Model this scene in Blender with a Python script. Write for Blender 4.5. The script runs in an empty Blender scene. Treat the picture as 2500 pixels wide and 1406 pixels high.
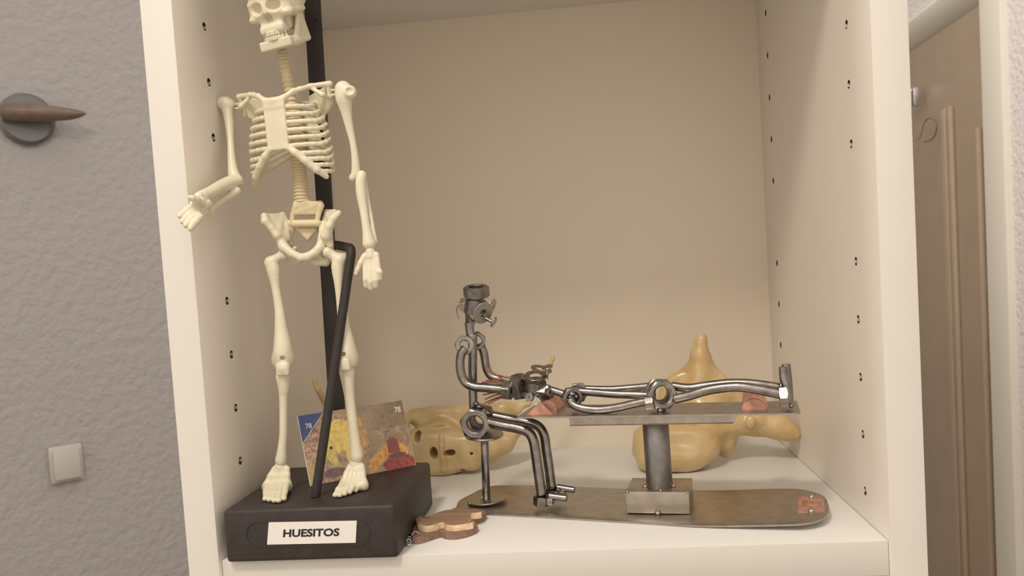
import bpy, bmesh, math, random
import numpy as np
from mathutils import Vector, Matrix, noise
random.seed(7)
SC = 0.01                      # everything below is written in centimetres
C = bpy.context.scene.collection

# ------------------------------------------------------------------ camera
CAM = np.array([21.489, -44.1036, 15.0149])
PITCH, ROLL, YAW, FPX, CX, CY = -0.0564, 0.0639, 0.1027, 2053.23, 1236.75, 783.66
def rotm(rx, ry, rz):
    cx, sx, cy, sy, cz, sz = math.cos(rx), math.sin(rx), math.cos(ry), math.sin(ry), math.cos(rz), math.sin(rz)
    Rx = np.array([[1,0,0],[0,cx,-sx],[0,sx,cx]]); Ry = np.array([[cy,0,sy],[0,1,0],[-sy,0,cy]]); Rz = np.array([[cz,-sz,0],[sz,cz,0],[0,0,1]])
    return Rz @ Rx @ Ry
RC = rotm(PITCH, ROLL, YAW)
cd = bpy.data.cameras.new('camera'); cam = bpy.data.objects.new('camera', cd); C.objects.link(cam)
m = Matrix.Identity(4)
for i in range(3):
    m[i][0] = RC[i][0]; m[i][1] = RC[i][2]; m[i][2] = -RC[i][1]; m[i][3] = CAM[i] * SC
cam.matrix_world = m
cd.sensor_width = 36; cd.lens = FPX / 2500 * 36
cd.shift_x = -(CX - 1250) / 2500; cd.shift_y = (CY - 703) / 2500
cd.clip_start = 0.01; cd.clip_end = 50
cd.dof.use_dof = True; cd.dof.focus_distance = 0.52; cd.dof.aperture_fstop = 18.0
bpy.context.scene.camera = cam

# ------------------------------------------------------------------ world, lamps, exposure
w = bpy.data.worlds.new('world'); bpy.context.scene.world = w; w.use_nodes = True
# soft room light: bright ceiling overhead, darker floor below
nt = w.node_tree; bg = nt.nodes['Background']; bg.inputs[1].default_value = 1.0
tcw = nt.nodes.new('ShaderNodeTexCoord'); sx = nt.nodes.new('ShaderNodeSeparateXYZ'); mr = nt.nodes.new('ShaderNodeMapRange'); rw = nt.nodes.new('ShaderNodeValToRGB')
nt.links.new(tcw.outputs['Generated'], sx.inputs[0]); nt.links.new(sx.outputs['Z'], mr.inputs['Value']); mr.inputs['From Min'].default_value = -1; mr.inputs['From Max'].default_value = 1
nt.links.new(mr.outputs[0], rw.inputs[0]); nt.links.new(rw.outputs[0], bg.inputs[0])
el = rw.color_ramp.elements; el[0].position = 0.0; el[0].color = (.60, .50, .40, 1); el[1].position = 1.0; el[1].color = (1.30, 1.15, 1.0, 1)
e = el.new(0.45); e.color = (.82, .70, .58, 1); e = el.new(0.62); e.color = (1.15, 1.0, .85, 1)
def area(name, loc, target, size, power, col, shape='DISK'):
    ld = bpy.data.lights.new(name, 'AREA'); ld.shape = shape; ld.size = size * SC; ld.energy = power; ld.color = col
    o = bpy.data.objects.new(name, ld); C.objects.link(o); o.location = Vector(loc) * SC
    o.rotation_euler = (Vector(target) - Vector(loc)).to_track_quat('-Z', 'Y').to_euler()
    return o
area('ceiling_lamp', (-9, -68, 108), (20, 5, 5), 20, 7.0, (1.0, 0.88, 0.73))
area('hall_fill', (45, 60, 96), (45, 70, -100), 22, 3.6, (1.0, 0.90, 0.80))  # added unseen fill light, brightens the far hallway wall and door
vs = bpy.context.scene.view_settings
vs.view_transform = 'Standard'; vs.look = 'None'; vs.exposure = 0.0; vs.gamma = 1.0
vs.use_curve_mapping = False

# ------------------------------------------------------------------ sight lines -> points at a chosen depth
def ray(u, v): return RC @ np.array([(u - CX) / FPX, 1, -(v - CY) / FPX])
def Y(u, v, y): d = ray(u, v); return CAM + d * (y - CAM[1]) / d[1]
def Z(u, v, z): d = ray(u, v); return CAM + d * (z - CAM[2]) / d[2]
def X(u, v, x): d = ray(u, v); return CAM + d * (x - CAM[0]) / d[0]
# upright plane through the metal figurine's long axis
SA = np.array([24.8, 7.0]); an = math.radians(13); SN = np.array([math.sin(an), math.cos(an), 0.0]); SD = np.array([math.cos(an), -math.sin(an), 0.0])
def S(u, v, off=0.0):
    d = ray(u, v); t = ((SA - CAM[:2]) @ SN[:2] + off) / (d[:2] @ SN[:2]); return CAM + t * d
def nrm(v): v = np.asarray(v, float); return v / np.linalg.norm(v)

# ------------------------------------------------------------------ materials
def mat(name, col, rough=0.5, metal=0.0, spec=0.5, bump=0.0, bscale=200, var=0.0, vscale=60, col2=None, sss=0.0, coat=0.0, brush=False, ramp=(0.35, 0.65)):
    m = bpy.data.materials.new(name); m.use_nodes = True; nt = m.node_tree; b = nt.nodes['Principled BSDF']
    b.inputs['Base Color'].default_value = (*col, 1); b.inputs['Roughness'].default_value = rough; b.inputs['Metallic'].default_value = metal
    b.inputs['Specular IOR Level'].default_value = spec; b.inputs['Coat Weight'].default_value = coat; b.inputs['Coat Roughness'].default_value = 0.15
    if sss: b.inputs['Subsurface Weight'].default_value = sss; b.inputs['Subsurface Radius'].default_value = (0.004, 0.0025, 0.001); b.inputs['Subsurface Scale'].default_value = 1.0
    tc = nt.nodes.new('ShaderNodeTexCoord')
    mp = nt.nodes.new('ShaderNodeMapping'); nt.links.new(tc.outputs['Object'], mp.inputs[0])
    if brush: mp.inputs['Scale'].default_value = (0.06, 1, 1)
    if col2 is not None or var:
        n = nt.nodes.new('ShaderNodeTexNoise'); n.inputs['Scale'].default_value = vscale; n.inputs['Detail'].default_value = 6
        nt.links.new(mp.outputs[0], n.inputs['Vector'])
        r = nt.nodes.new('ShaderNodeValToRGB'); r.color_ramp.elements[0].position = ramp[0]; r.color_ramp.elements[1].position = ramp[1]
        c2 = col2 if col2 is not None else tuple(c * (1 - var) for c in col)
        r.color_ramp.elements[0].color = (*c2, 1); r.color_ramp.elements[1].color = (*col, 1)
        nt.links.new(n.outputs['Fac'], r.inputs[0]); nt.links.new(r.outputs[0], b.inputs['Base Color'])
    if bump:
        n = nt.nodes.new('ShaderNodeTexNoise'); n.inputs['Scale'].default_value = bscale; n.inputs['Detail'].default_value = 4
        nt.links.new(mp.outputs[0], n.inputs['Vector'])
        bp = nt.nodes.new('ShaderNodeBump'); bp.inputs['Strength'].default_value = bump; bp.inputs['Distance'].default_value = 0.001
        nt.links.new(n.outputs['Fac'], bp.inputs['Height']); nt.links.new(bp.outputs[0], b.inputs['Normal'])
    return m
LAM = mat('white_laminate', (0.83, 0.785, 0.72), 0.42, bump=0.05, bscale=900)
EDGE = mat('laminate_edge_band', (0.665, 0.655, 0.615), 0.5)
SHELFM = mat('shelf_laminate', (0.79, 0.795, 0.78), 0.42, bump=0.05, bscale=900)
def edge_front(o, thr=.9):
    o.data.materials.append(EDGE); k = len(o.data.materials) - 1
    for p in o.data.polygons:
        if p.normal.y < -thr and p.center.y < 0: p.material_index = k
    return o
BACKM = mat('laminate_back', (0.80, 0.725, 0.61), 0.5, bump=0.05, bscale=900)
BONE = mat('cream_plastic', (0.74, 0.70, 0.55), 0.38, spec=0.5, sss=0.12, bump=0.06, bscale=500, var=0.07, vscale=90)
BONED = mat('aged_cream_plastic', (0.72, 0.62, 0.42), 0.45, sss=0.1, var=0.1, vscale=90)
WAX = mat('amber_resin', (0.68, 0.52, 0.29), 0.30, spec=0.55, sss=0.25, coat=0.35, bump=0.7, bscale=130, col2=(0.54, 0.37, 0.16), vscale=45, ramp=(0.3, 0.62))
WAX2 = mat('pale_amber_resin', (0.70, 0.55, 0.31), 0.33, spec=0.5, sss=0.2, coat=0.25, bump=0.7, bscale=90, col2=(0.54, 0.38, 0.17), vscale=40, ramp=(0.3, 0.62))
BLACK = mat('black_plastic', (0.030, 0.026, 0.024), 0.55, spec=0.4, bump=0.12, bscale=700)
BLACKP = mat('black_painted_wood', (0.040, 0.033, 0.031), 0.5, spec=0.4, bump=0.25, bscale=300, var=0.25, vscale=150)
STEEL = mat('varnished_steel', (0.36, 0.34, 0.325), 0.27, metal=1.0, bump=0.12, bscale=260, var=0.35, vscale=160)
STEELD = mat('dark_steel_nut', (0.31, 0.295, 0.285), 0.38, metal=1.0, bump=0.2, bscale=300, var=0.35, vscale=180)
SHEET = mat('steel_sheet', (0.46, 0.415, 0.365), 0.34, metal=0.95, bump=0.05, bscale=400, var=0.2, vscale=120)
TUBEM = mat('grey_steel_tube', (0.30, 0.29, 0.29), 0.42, metal=0.95, bump=0.1, bscale=700, var=0.15, vscale=300)
COPPER = mat('copper_sheet', (0.74, 0.40, 0.31), 0.4, metal=0.6, bump=0.25, bscale=350, var=0.35, vscale=150)
COPPERW = mat('copper_wire', (0.42, 0.21, 0.15), 0.4, metal=0.9)
CHROME = mat('bright_chrome', (0.65, 0.64, 0.66), 0.15, metal=1.0)
WOOD = mat('brown_plywood_face', (0.31, 0.20, 0.125), 0.6, bump=0.2, bscale=300, col2=(0.23, 0.14, 0.085), vscale=260, brush=True)
WOODL = mat('light_plywood_edge', (0.86, 0.66, 0.45), 0.6, bump=0.4, bscale=400, col2=(0.66, 0.47, 0.30), vscale=350)
WOODD = mat('burnt_plywood_edge', (0.30, 0.19, 0.13), 0.6, bump=0.3, bscale=400, col2=(0.20, 0.12, 0.10), vscale=200)
PAPER = mat('white_paper', (0.80, 0.78, 0.76), 0.6)
INK = mat('black_ink', (0.015, 0.015, 0.016), 0.6)
WHITEI = mat('white_ink', (0.80, 0.80, 0.78), 0.6)
WALLL = mat('grey_rough_plaster', (0.36, 0.35, 0.36), 0.9, bump=0.9, bscale=75)
WALLR = mat('white_woodchip_plaster', (0.80, 0.78, 0.78), 0.9, bump=1.0, bscale=95)
for _m in (WALLR, WALLL):
    for n in _m.node_tree.nodes:
        if n.type == 'BUMP': n.inputs['Distance'].default_value = 0.004
PAINTW = mat('white_door_paint', (0.72, 0.70, 0.63), 0.45)
DOORM = mat('taupe_door_paint', (0.43, 0.345, 0.255), 0.4, bump=0.05, var=0.08, vscale=20)
SWITCH = mat('white_switch_plastic', (0.47, 0.45, 0.44), 0.4)
DKWOOD = mat('dark_brown_wood', (0.17, 0.125, 0.10), 0.4, var=0.3, vscale=40)
GREYM = mat('grey_satin_metal', (0.17, 0.18, 0.185), 0.4, metal=0.6)
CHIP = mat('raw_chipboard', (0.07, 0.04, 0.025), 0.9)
FLOORM = mat('oak_floor', (0.35, 0.24, 0.15), 0.5, var=0.3, vscale=8)
CEILM = mat('white_ceiling', (0.8, 0.78, 0.75), 0.9)

# ------------------------------------------------------------------ mesh helpers
WPOS = {}
def props(o, label=None, cat=None, group=None, kind=None):
    if label: o['label'] = label
    if cat: o['category'] = cat
    if group: o['group'] = group
    if kind: o['kind'] = kind
    return o
def root(name, loc, label=None, cat=None, **k):
    o = bpy.data.objects.new(name, None); C.objects.link(o); o.location = Vector([float(q) for q in loc]) * SC; o.empty_display_size = 0.02
    WPOS[o.name] = np.array(loc, float); return props(o, label, cat, **k)
def mk(name, vf, mt, parent=None, smooth=True, ang=35, **k):
    v, f = vf[0], vf[1]; v = np.asarray(v, float)
    c = (v.min(0) + v.max(0)) / 2
    if k.pop('base', False): c[2] = v[:, 2].min()
    me = bpy.data.meshes.new(name); me.from_pydata(((v - c) * SC).tolist(), [], [list(map(int, q)) for q in f]); me.update()
    mts = mt if isinstance(mt, (list, tuple)) else [mt]
    for q in mts: me.materials.append(q)
    if len(vf) > 2:
        for p, i in zip(me.polygons, vf[2]): p.material_index = i
    if smooth:
        for p in me.polygons: p.use_smooth = True
        if ang: me.set_sharp_from_angle(angle=math.radians(ang))
    o = bpy.data.objects.new(name, me); C.objects.link(o)
    pw = np.zeros(3)
    if parent is not None: o.parent = parent; pw = WPOS[parent.name]
    o.location = Vector([float(q) for q in (c - pw)]) * SC; WPOS[o.name] = c
    return props(o, **k)
def join(*parts):
    V, F, M = [], [], []; n = 0
    for p in parts:
        V.append(np.asarray(p[0], float)); F += [[i + n for i in q] for q in p[1]]; M += list(p[2]) if len(p) > 2 else [0] * len(p[1]); n += len(p[0])
    return np.vstack(V), F, M
def wm(p, i): return (p[0], p[1], [i] * len(p[1]))
def frame(ax, up=None):
    ax = nrm(ax); up = np.array([0, 0, 1.0]) if up is None else np.asarray(up, float)
    if abs(ax @ nrm(up)) > .95: up = np.array([1.0, 0, 0])
    a = nrm(np.cross(up, ax)); b = np.cross(ax, a); return a, b, ax
def bevbox(lo, hi, bev=0.0, seg=2):
    bm = bmesh.new(); bmesh.ops.create_cube(bm, size=1)
    lo = np.array(lo, float); hi = np.array(hi, float)
    for v in bm.verts: v.co = Vector(((lo + hi) / 2 + np.array(v.co) * (hi - lo)).tolist())
    if bev: bmesh.ops.bevel(bm, geom=bm.edges[:], offset=bev, segments=seg, affect='EDGES', profile=0.5)
    r = ([tuple(v.co) for v in bm.verts], [[v.index for v in f.verts] for f in bm.faces]); bm.free(); return r
def obox(c, half, axes, bev=0.0, seg=2):
    v, f = bevbox([-h for h in half], half, bev, seg); A = np.array(axes); return (np.asarray(c) + np.asarray(v) @ A, f)
def quadgrid(rings, closed=True, cap=True):
    n = len(rings[0]); V = np.vstack(rings); F = []
    for i in range(len(rings) - 1):
        for j in range(n if closed else n - 1):
            k = (j + 1) % n; F.append([i*n+j, i*n+k, (i+1)*n+k, (i+1)*n+j])
    if cap: F.append(list(range(n))[::-1]); F.append([(len(rings)-1)*n + j for j in range(n)])
    return V, F
def spline(P, n=8):
    P = [np.asarray(p, float) for p in P]
    if len(P) < 3: return P
    Q = [2*P[0]-P[1]] + P + [2*P[-1]-P[-2]]; out = []
    for i in range(1, len(Q) - 2):
        for s in range(n):
            t = s / n
            out.append(0.5 * (2*Q[i] + (Q[i+1]-Q[i-1])*t + (2*Q[i-1]-5*Q[i]+4*Q[i+1]-Q[i+2])*t*t + (3*Q[i]-3*Q[i+1]+Q[i+2]-Q[i-1])*t**3))
    out.append(P[-1]); return out
def tube(P, r, seg=20, n=8, sm=True, flat=1.0, endr=0.12):
    P = spline(P, n) if sm else [np.asarray(p, float) for p in P]
    rr = r if callable(r) else (lambda t: r)
    rings = []; a = None; L = len(P)
    for i in range(L):
        d = nrm(P[min(i+1, L-1)] - P[max(i-1, 0)])
        if a is None: a, b, _ = frame(d)
        a = nrm(a - d * (a @ d)); b = np.cross(d, a)
        t = i / (L - 1); R = rr(t)
        ths = [2*math.pi*j/seg for j in range(seg)]
        def ring(c, R): return np.array([c + R*(math.cos(q)*a + flat*math.sin(q)*b) for q in ths])
        if i == 0 and endr: rings.append(ring(P[0], R*(1-endr))); rings.append(ring(P[0] + d*R*endr, R)); continue
        if i == L-1 and endr: rings.append(ring(P[i] - d*R*endr, R)); rings.append(ring(P[i], R*(1-endr))); continue
        rings.append(ring(P[i], R))
    return quadgrid(rings)
def ball(c, r, seg=12, sq=(1,1,1)):
    bm = bmesh.new(); bmesh.ops.create_uvsphere(bm, u_segments=seg, v_segments=seg//2+2, radius=1)
    V = [tuple(np.asarray(c) + np.array(v.co)*r*np.array(sq)) for v in bm.verts]; F = [[v.index for v in f.verts] for f in bm.faces]; bm.free(); return V, F
def disc(c, ax, R, t, hole=0.0, seg=40, bev=None, up=None, el=1.0):
    a, b, x = frame(ax, up); bev = min(t*.25, .04) if bev is None else bev; c = np.asarray(c, float)
    prof = [(hole, -t/2), (R-bev, -t/2), (R, -t/2+bev), (R, t/2-bev), (R-bev, t/2), (hole, t/2)]
    if not hole: prof[0] = (1e-3, -t/2); prof[-1] = (1e-3, t/2)
    rings = [np.array([c + x*h + r*(math.cos(q)*a + el*math.sin(q)*b) for q in [2*math.pi*j/seg for j in range(seg)]]) for r, h in prof]
    V, F = quadgrid(rings + [rings[0]], cap=False); return V, F
def nut(c, ax, af, h, hole=0.55, spin=0.0, up=None, seg=48):
    """hexagon nut: af = half width across flats"""
    a, b, x = frame(ax, up); c = np.asarray(c, float); rings = []
    def hexr(q): q = (q + spin) % (math.pi/3) - math.pi/6; return af / math.cos(q)
    hr = af * hole
    def ring(fr, z): return np.array([c + x*z(q) + fr(q)*(math.cos(q)*a + math.sin(q)*b) for q in [2*math.pi*j/seg for j in range(seg)]])
    ch = lambda q: (hexr(q) - af*0.99) * 0.6
    H = h/2
    rings = [ring(lambda q: hr, lambda q: -H+.12*hr), ring(lambda q: hr*1.14, lambda q: -H), ring(lambda q: af*.97, lambda q: -H), ring(hexr, lambda q: -H+ch(q)+.02*af), ring(hexr, lambda q: H-ch(q)-.02*af), ring(lambda q: af*.97, lambda q: H), ring(lambda q: hr*1.14, lambda q: H), ring(lambda q: hr, lambda q: H-.12*hr)]
    return quadgrid(rings + [rings[0]], cap=False)
def extrude(poly, vec, bev=0.0):
    P = np.asarray(poly, float); n = len(P); vec = np.asarray(vec, float)
    if bev:
        c = P.mean(0); d = P - c; k = 1 - bev / np.maximum(np.linalg.norm(d, axis=1), 1e-6)[:, None]; Q = c + d*k; e = nrm(vec)*bev
        return quadgrid([Q, P + e, P + vec - e, Q + vec])
    return quadgrid([P, P + vec])
def weld(cs, r):
    return join(*[ball(c, r*random.uniform(.75, 1.15), 10, (1.1, 1, .8)) for c in cs])
def text_mesh(s, wid, hei, origin, ux, uz, off=0.0, thick=0.01, weight=0.0):
    cu = bpy.data.curves.new('t', 'FONT'); cu.body = s; cu.size = 1; cu.offset = weight; cu.resolution_u = 4
    o = bpy.data.objects.new('t', cu); C.objects.link(o); dg = bpy.context.evaluated_depsgraph_get(); me = bpy.data.meshes.new_from_object(o.evaluated_get(dg))
    P = np.array([v.co for v in me.vertices]); F = [list(p.vertices) for p in me.polygons]
    bpy.data.objects.remove(o); bpy.data.curves.remove(cu); bpy.data.meshes.remove(me)
    P = (P - P.min(0)); sc = np.array([wid / P[:, 0].max(), hei / P[:, 1].max()])
    n = nrm(np.cross(ux, uz))
    return np.asarray(origin) + np.outer(P[:, 0]*sc[0], nrm(ux)) + np.outer(P[:, 1]*sc[1], nrm(uz)) + n*off, F

# ------------------------------------------------------------------ soft blended solids (distance field -> mesh)
def _cone(a, b, ra, rb=None):
    rb = ra if rb is None else rb; a = np.asarray(a, float); b = np.asarray(b, float); ab = b - a; L = ab @ ab + 1e-12
    def f(P): t = np.clip((P - a) @ ab / L, 0, 1); return np.linalg.norm(P - a - t[..., None]*ab, axis=-1) - (ra + (rb - ra)*t)
    m = max(ra, rb); return f, np.minimum(a, b) - m, np.maximum(a, b) + m
def _ell(c, r, A=None):
    c = np.asarray(c, float); r = np.asarray(r, float); A = np.eye(3) if A is None else np.asarray(A)
    def f(P): q = (P - c) @ A.T; k0 = np.linalg.norm(q / r, axis=-1); k1 = np.linalg.norm(q / (r*r), axis=-1) + 1e-9; return k0*(k0 - 1)/k1
    m = r.max() if not np.allclose(A, np.eye(3)) else r; return f, c - m, c + m
def _box(c, h, rd=0.05, A=None):
    c = np.asarray(c, float); h = np.asarray(h, float); A = np.eye(3) if A is None else np.asarray(A)
    def f(P): q = np.abs((P - c) @ A.T) - (h - rd); return np.linalg.norm(np.maximum(q, 0), axis=-1) + np.minimum(q.max(-1), 0) - rd
    m = np.linalg.norm(h) if not np.allclose(A, np.eye(3)) else h; return f, c - m, c + m
def _tri(a, b, c, r):
    a, b, c = [np.asarray(q, float) for q in (a, b, c)]; ba = b-a; cb = c-b; ac = a-c; n = np.cross(ba, ac)
    def seg(p, e): t = np.clip(p @ e / (e @ e), 0, 1); q = p - t[..., None]*e; return (q*q).sum(-1)
    def f(P):
        pa = P-a; pb = P-b; pc = P-c
        s = np.sign(pa @ np.cross(ba, n)) + np.sign(pb @ np.cross(cb, n)) + np.sign(pc @ np.cross(ac, n))
        d = np.where(s < 2, np.minimum(np.minimum(seg(pa, ba), seg(pb, cb)), seg(pc, ac)), (pa @ n)**2 / (n @ n)); return np.sqrt(d) - r
    return f, np.minimum(np.minimum(a, b), c) - r, np.maximum(np.maximum(a, b), c) + r
class Solid:
    def __init__(s, h=0.05): s.h = h; s.ops = []
    def add(s, prim, k=0.1, sub=False): s.ops.append((*prim, k, sub)); return s
    def cone(s, a, b, ra, rb=None, k=.1, sub=False): return s.add(_cone(a, b, ra, rb), k, sub)
    def chain(s, P, R, k=.1):
        R = R if hasattr(R, '__len__') else [R]*len(P)
        for i in range(len(P)-1): s.add(_cone(P[i], P[i+1], R[i], R[i+1]), k)
        return s
    def ell(s, c, r, A=None, k=.1, sub=False): return s.add(_ell(c, r, A), k, sub)
    def box(s, c, h, rd=.05, A=None, k=.1, sub=False): return s.add(_box(c, h, rd, A), k, sub)
    def tri(s, a, b, c, r, k=.1): return s.add(_tri(a, b, c, r), k)
    def mesh(s, T=None, wob=0.0, wsc=1.0):
        h = s.h; lo = np.min([o[1] for o in s.ops if not o[4]], 0) - 3*h - .1; hi = np.max([o[2] for o in s.ops if not o[4]], 0) + 3*h + .1
        n = np.ceil((hi - lo)/h).astype(int) + 1; F = np.full(n, 9.0, np.float32)
        for f, a, b, k, sub in s.ops:
            i0 = np.clip(((a - k - 2*h - lo)/h).astype(int), 0, n-1); i1 = np.clip(((b + k + 2*h - lo)/h).astype(int) + 2, 1, n)
            if (i1 <= i0).any(): continue
            g = np.stack(np.meshgrid(*[lo[q] + h*np.arange(i0[q], i1[q]) for q in range(3)], indexing='ij'), -1)
            d = f(g); sl = tuple(slice(i0[q], i1[q]) for q in range(3)); o = F[sl]
            if sub: e = np.maximum(k - np.abs(o + d), 0)/max(k, 1e-6); F[sl] = np.maximum(o, -d) + e*e*k/4
            else: e = np.maximum(k - np.abs(o - d), 0)/max(k, 1e-6); F[sl] = np.minimum(o, d) - e*e*k/4
        ins = F < 0; cs = np.zeros(n - 1, np.int8)
        for q in np.ndindex(2, 2, 2): cs += ins[q[0]:n[0]-1+q[0], q[1]:n[1]-1+q[1], q[2]:n[2]-1+q[2]]
        act = (cs > 0) & (cs < 8); idx = np.full(n - 1, -1); I = np.argwhere(act); idx[act] = np.arange(len(I))
        acc = np.zeros((len(I), 3)); cnt = np.zeros(len(I))
        for ax in range(3):
            for p in np.ndindex(2, 2):
                o0 = np.insert(np.array(p), ax, 0); o1 = np.insert(np.array(p), ax, 1)
                f0 = F[tuple((I + o0).T)]; f1 = F[tuple((I + o1).T)]; mk_ = (f0 < 0) != (f1 < 0)
                t = np.where(mk_, f0 / np.where(mk_, f0 - f1, 1), 0)[:, None]; acc += np.where(mk_[:, None], o0 + t*(o1 - o0), 0); cnt += mk_
        V = (I + acc / cnt[:, None])*h + lo; Fc = []
        for ax in range(3):
            sl0 = [slice(None)]*3; sl1 = [slice(None)]*3; sl0[ax] = slice(0, n[ax]-1); sl1[ax] = slice(1, n[ax])
            A0 = ins[tuple(sl0)]; A1 = ins[tuple(sl1)]; E_ = np.argwhere(A0 != A1); b1, b2 = [(1, 2), (2, 0), (0, 1)][ax]
            u = np.zeros(3, int); u[b1] = 1; v = np.zeros(3, int); v[b2] = 1
            ok = (E_[:, b1] > 0) & (E_[:, b2] > 0) & (E_[:, b1] < n[b1]-1) & (E_[:, b2] < n[b2]-1); E_ = E_[ok]
            q = np.stack([idx[tuple((E_ - u - v).T)], idx[tuple((E_ - v).T)], idx[tuple(E_.T)], idx[tuple((E_ - u).T)]], 1)
            flip = ~A0[tuple(E_.T)]; q[flip] = q[flip][:, ::-1]; Fc.append(q)
        if wob:
            V = V + np.array([list(noise.noise_vector(Vector((p*wsc).tolist()))) for p in V])*wob
        if T is not None: V = T[0] + V @ np.array(T[1])
        return V, np.vstack(Fc).tolist()

# ================================================================== THE ROOM
def plane_box(lo, hi): return bevbox(lo, hi)
mk('floor', plane_box((-200, -200, -148), (300, 330, -145)), FLOORM, kind='structure', smooth=False)
# rough grey wall far behind on the left, running away to the right
wl = Y(155, 1130, 85); wd = nrm([0.70, 0.71, 0]); wn = np.array([wd[1], -wd[0], 0]); up = np.array([0, 0, 1.0])
c = wl + wd*40; c[2] = -22
mk('wall_left', obox(c - wn*2.0, (170, 2.0, 123), (wd, wn, up)), WALLL, kind='structure', smooth=False)
def onwall(u, v): d = ray(u, v); t = ((wl - CAM) @ wn)/(d @ wn); return CAM + d*t
# light switch
sc_ = onwall(160, 1130); r_ = root('light_switch', sc_, 'small white square light switch on the grey wall left of the bookcase', 'switch')
mk('switch_plate', obox(sc_ + wn*.45, (2.5, .45, 3.0), (wd, wn, up), .25), SWITCH, r_)
mk('rocker', obox(sc_ + wn*1.15, (2.0, .35, 2.5), (wd, nrm(wn + up*.05), up), .2), SWITCH, r_)
# round wall hook with a wooden arm
hc = onwall(63, 293); r_ = root('wall_hook', hc, 'round dark metal wall hook with pointed brown wooden arm, on the grey wall', 'hook')
mk('mounting_disc', disc(hc + wn*.7, wn, 4.1, 1.4, bev=.5), GREYM, r_)
a0 = hc + wn*1.5 - wd*3.0 + up*.6
mk('pointed_arm', tube([a0, a0 + wd*1.5 + wn*1.2, a0 + wd*5 + wn*2.4 - up*.1, a0 + wd*8.5 + wn*3.0 - up*.1, a0 + wd*10.9 + wn*3.2 + up*.1], lambda t: 1.75*(1 - t**2.4)**.75 + .1, flat=.8), DKWOOD, r_)

# right: plastered wall running in depth with a door in a white frame
XW = 91.7
zt = X(2300, 62, XW)[2]; ZT2 = X(2245, 28, XW)[2]
mk('wall_right', join(bevbox((XW+1.2, -150, -145), (XW+12, 106.5, 110)), bevbox((XW+1.2, 106.5, ZT2 - .5), (XW+12, 330, 110))), WALLR, kind='structure', smooth=False)
mk('trim_1', bevbox((XW, 106.5, -145), (XW+8, 114.0, ZT2), .4), PAINTW, kind='structure', label='white door frame upright', ang=40)
hh = ZT2 - zt; prof = [(XW+.4, hh), (XW, hh-.5), (XW, hh*.7), (XW+.6, hh*.45), (XW+1.8, hh*.2), (XW+3.0, .3), (XW+4, 0), (XW+8, 0), (XW+8, hh)]
mk('trim_2', quadgrid([np.array([(x, 114.0, zt + z) for x, z in prof]), np.array([(x, 230, zt + z) for x, z in prof])]), PAINTW, kind='structure', label='white door frame head')
d1 = mk('door_1', bevbox((XW+1.6, 114.0, -145), (XW+5, 230, zt)), DOORM, kind='structure', smooth=False)
for (u0, u1) in ((2312, 2322), (2328, 2336), (2395, 2402)):
    ya = X(u1, 700, XW+1)[1]; yb = X(u0, 700, XW+1)[1]
    mk('panel_moulding', bevbox((XW+.7, ya, -120), (XW+1.62, yb, X(2310, 268, XW+2)[2] if u0 < 2390 else X(2400, 310, XW+2)[2]), .35), DOORM, d1)
def HP(x, y): return X(2100 + x/3.515, y/3.515, XW - .2)
hk = root('coat_hook', HP(470, 1215), 'thin wire double coat hook on the dark door right of the bookcase', 'hook')
mk('front_prong', tube([HP(455, 1222), HP(480, 1208), HP(510, 1180), HP(530, 1130), HP(548, 1060), HP(556, 1040)], .16, 10), CHROME, hk)
mk('rear_prong', tube([HP(556, 1040), HP(575, 1022), HP(610, 1016), HP(645, 1040), HP(656, 1090), HP(645, 1150), HP(615, 1195), HP(550, 1220)], .13, 10), GREYM, hk)
b0 = HP(480, 830); mk('door_latch', join(bevbox(b0 - [.8, .9, 1.9], b0 + [.5, .9, 1.9], .2), tube([b0 + [-.8, 0, 1.6], b0 + [-1.4, 0, .5], b0 + [-1.2, 0, -1.7]], .2, 8)), CHROME, d1)

# ================================================================== BOOKCASE
W_, D_, H_ = 36.0, 27.03, 36.6
bc = root('bookcase', (18, 13, -145), 'white bookcase with rows of shelf pin holes, holding the skeleton and bone models', 'bookcase')
hz = [1.6536 + 3.2*k for k in range(-12, 17) if k != 5]
def panel(name, x0, x1, inner):
    o = mk(name, bevbox((x0, 0, -145), (x1, 28, 57), .06), LAM, bc, ang=40)
    cyl = []
    for z in hz:
        for y in (3.85, 23.46):
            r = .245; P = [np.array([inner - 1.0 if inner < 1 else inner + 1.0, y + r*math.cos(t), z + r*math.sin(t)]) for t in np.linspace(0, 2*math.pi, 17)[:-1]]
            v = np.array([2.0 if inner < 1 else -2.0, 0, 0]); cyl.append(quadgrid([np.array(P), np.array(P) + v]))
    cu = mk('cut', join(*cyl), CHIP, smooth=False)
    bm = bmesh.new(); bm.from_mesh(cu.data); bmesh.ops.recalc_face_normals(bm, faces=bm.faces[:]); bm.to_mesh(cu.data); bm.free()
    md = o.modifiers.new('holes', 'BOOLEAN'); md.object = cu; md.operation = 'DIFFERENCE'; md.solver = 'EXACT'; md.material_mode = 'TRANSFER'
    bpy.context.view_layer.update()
    me = bpy.data.meshes.new_from_object(o.evaluated_get(bpy.context.evaluated_depsgraph_get())); o.modifiers.clear(); o.data = me; me.name = name
    bpy.data.objects.remove(cu)
    return edge_front(o)
panel('side_panel', -1.8, 0, 0); panel('side_panel', W_, W_ + 1.8, W_)
def shelf(z): return edge_front(mk('shelf', bevbox((0.03, .3, z - 1.85), (W_ - .03, D_, z), .05), SHELFM, bc, ang=40))
shelf(0); shelf(H_ + 1.85); shelf(-40)
mk('back_panel', bevbox((-.8, D_, -145), (W_ + .8, D_ + .4, 57)), BACKM, bc, smooth=False)

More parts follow.
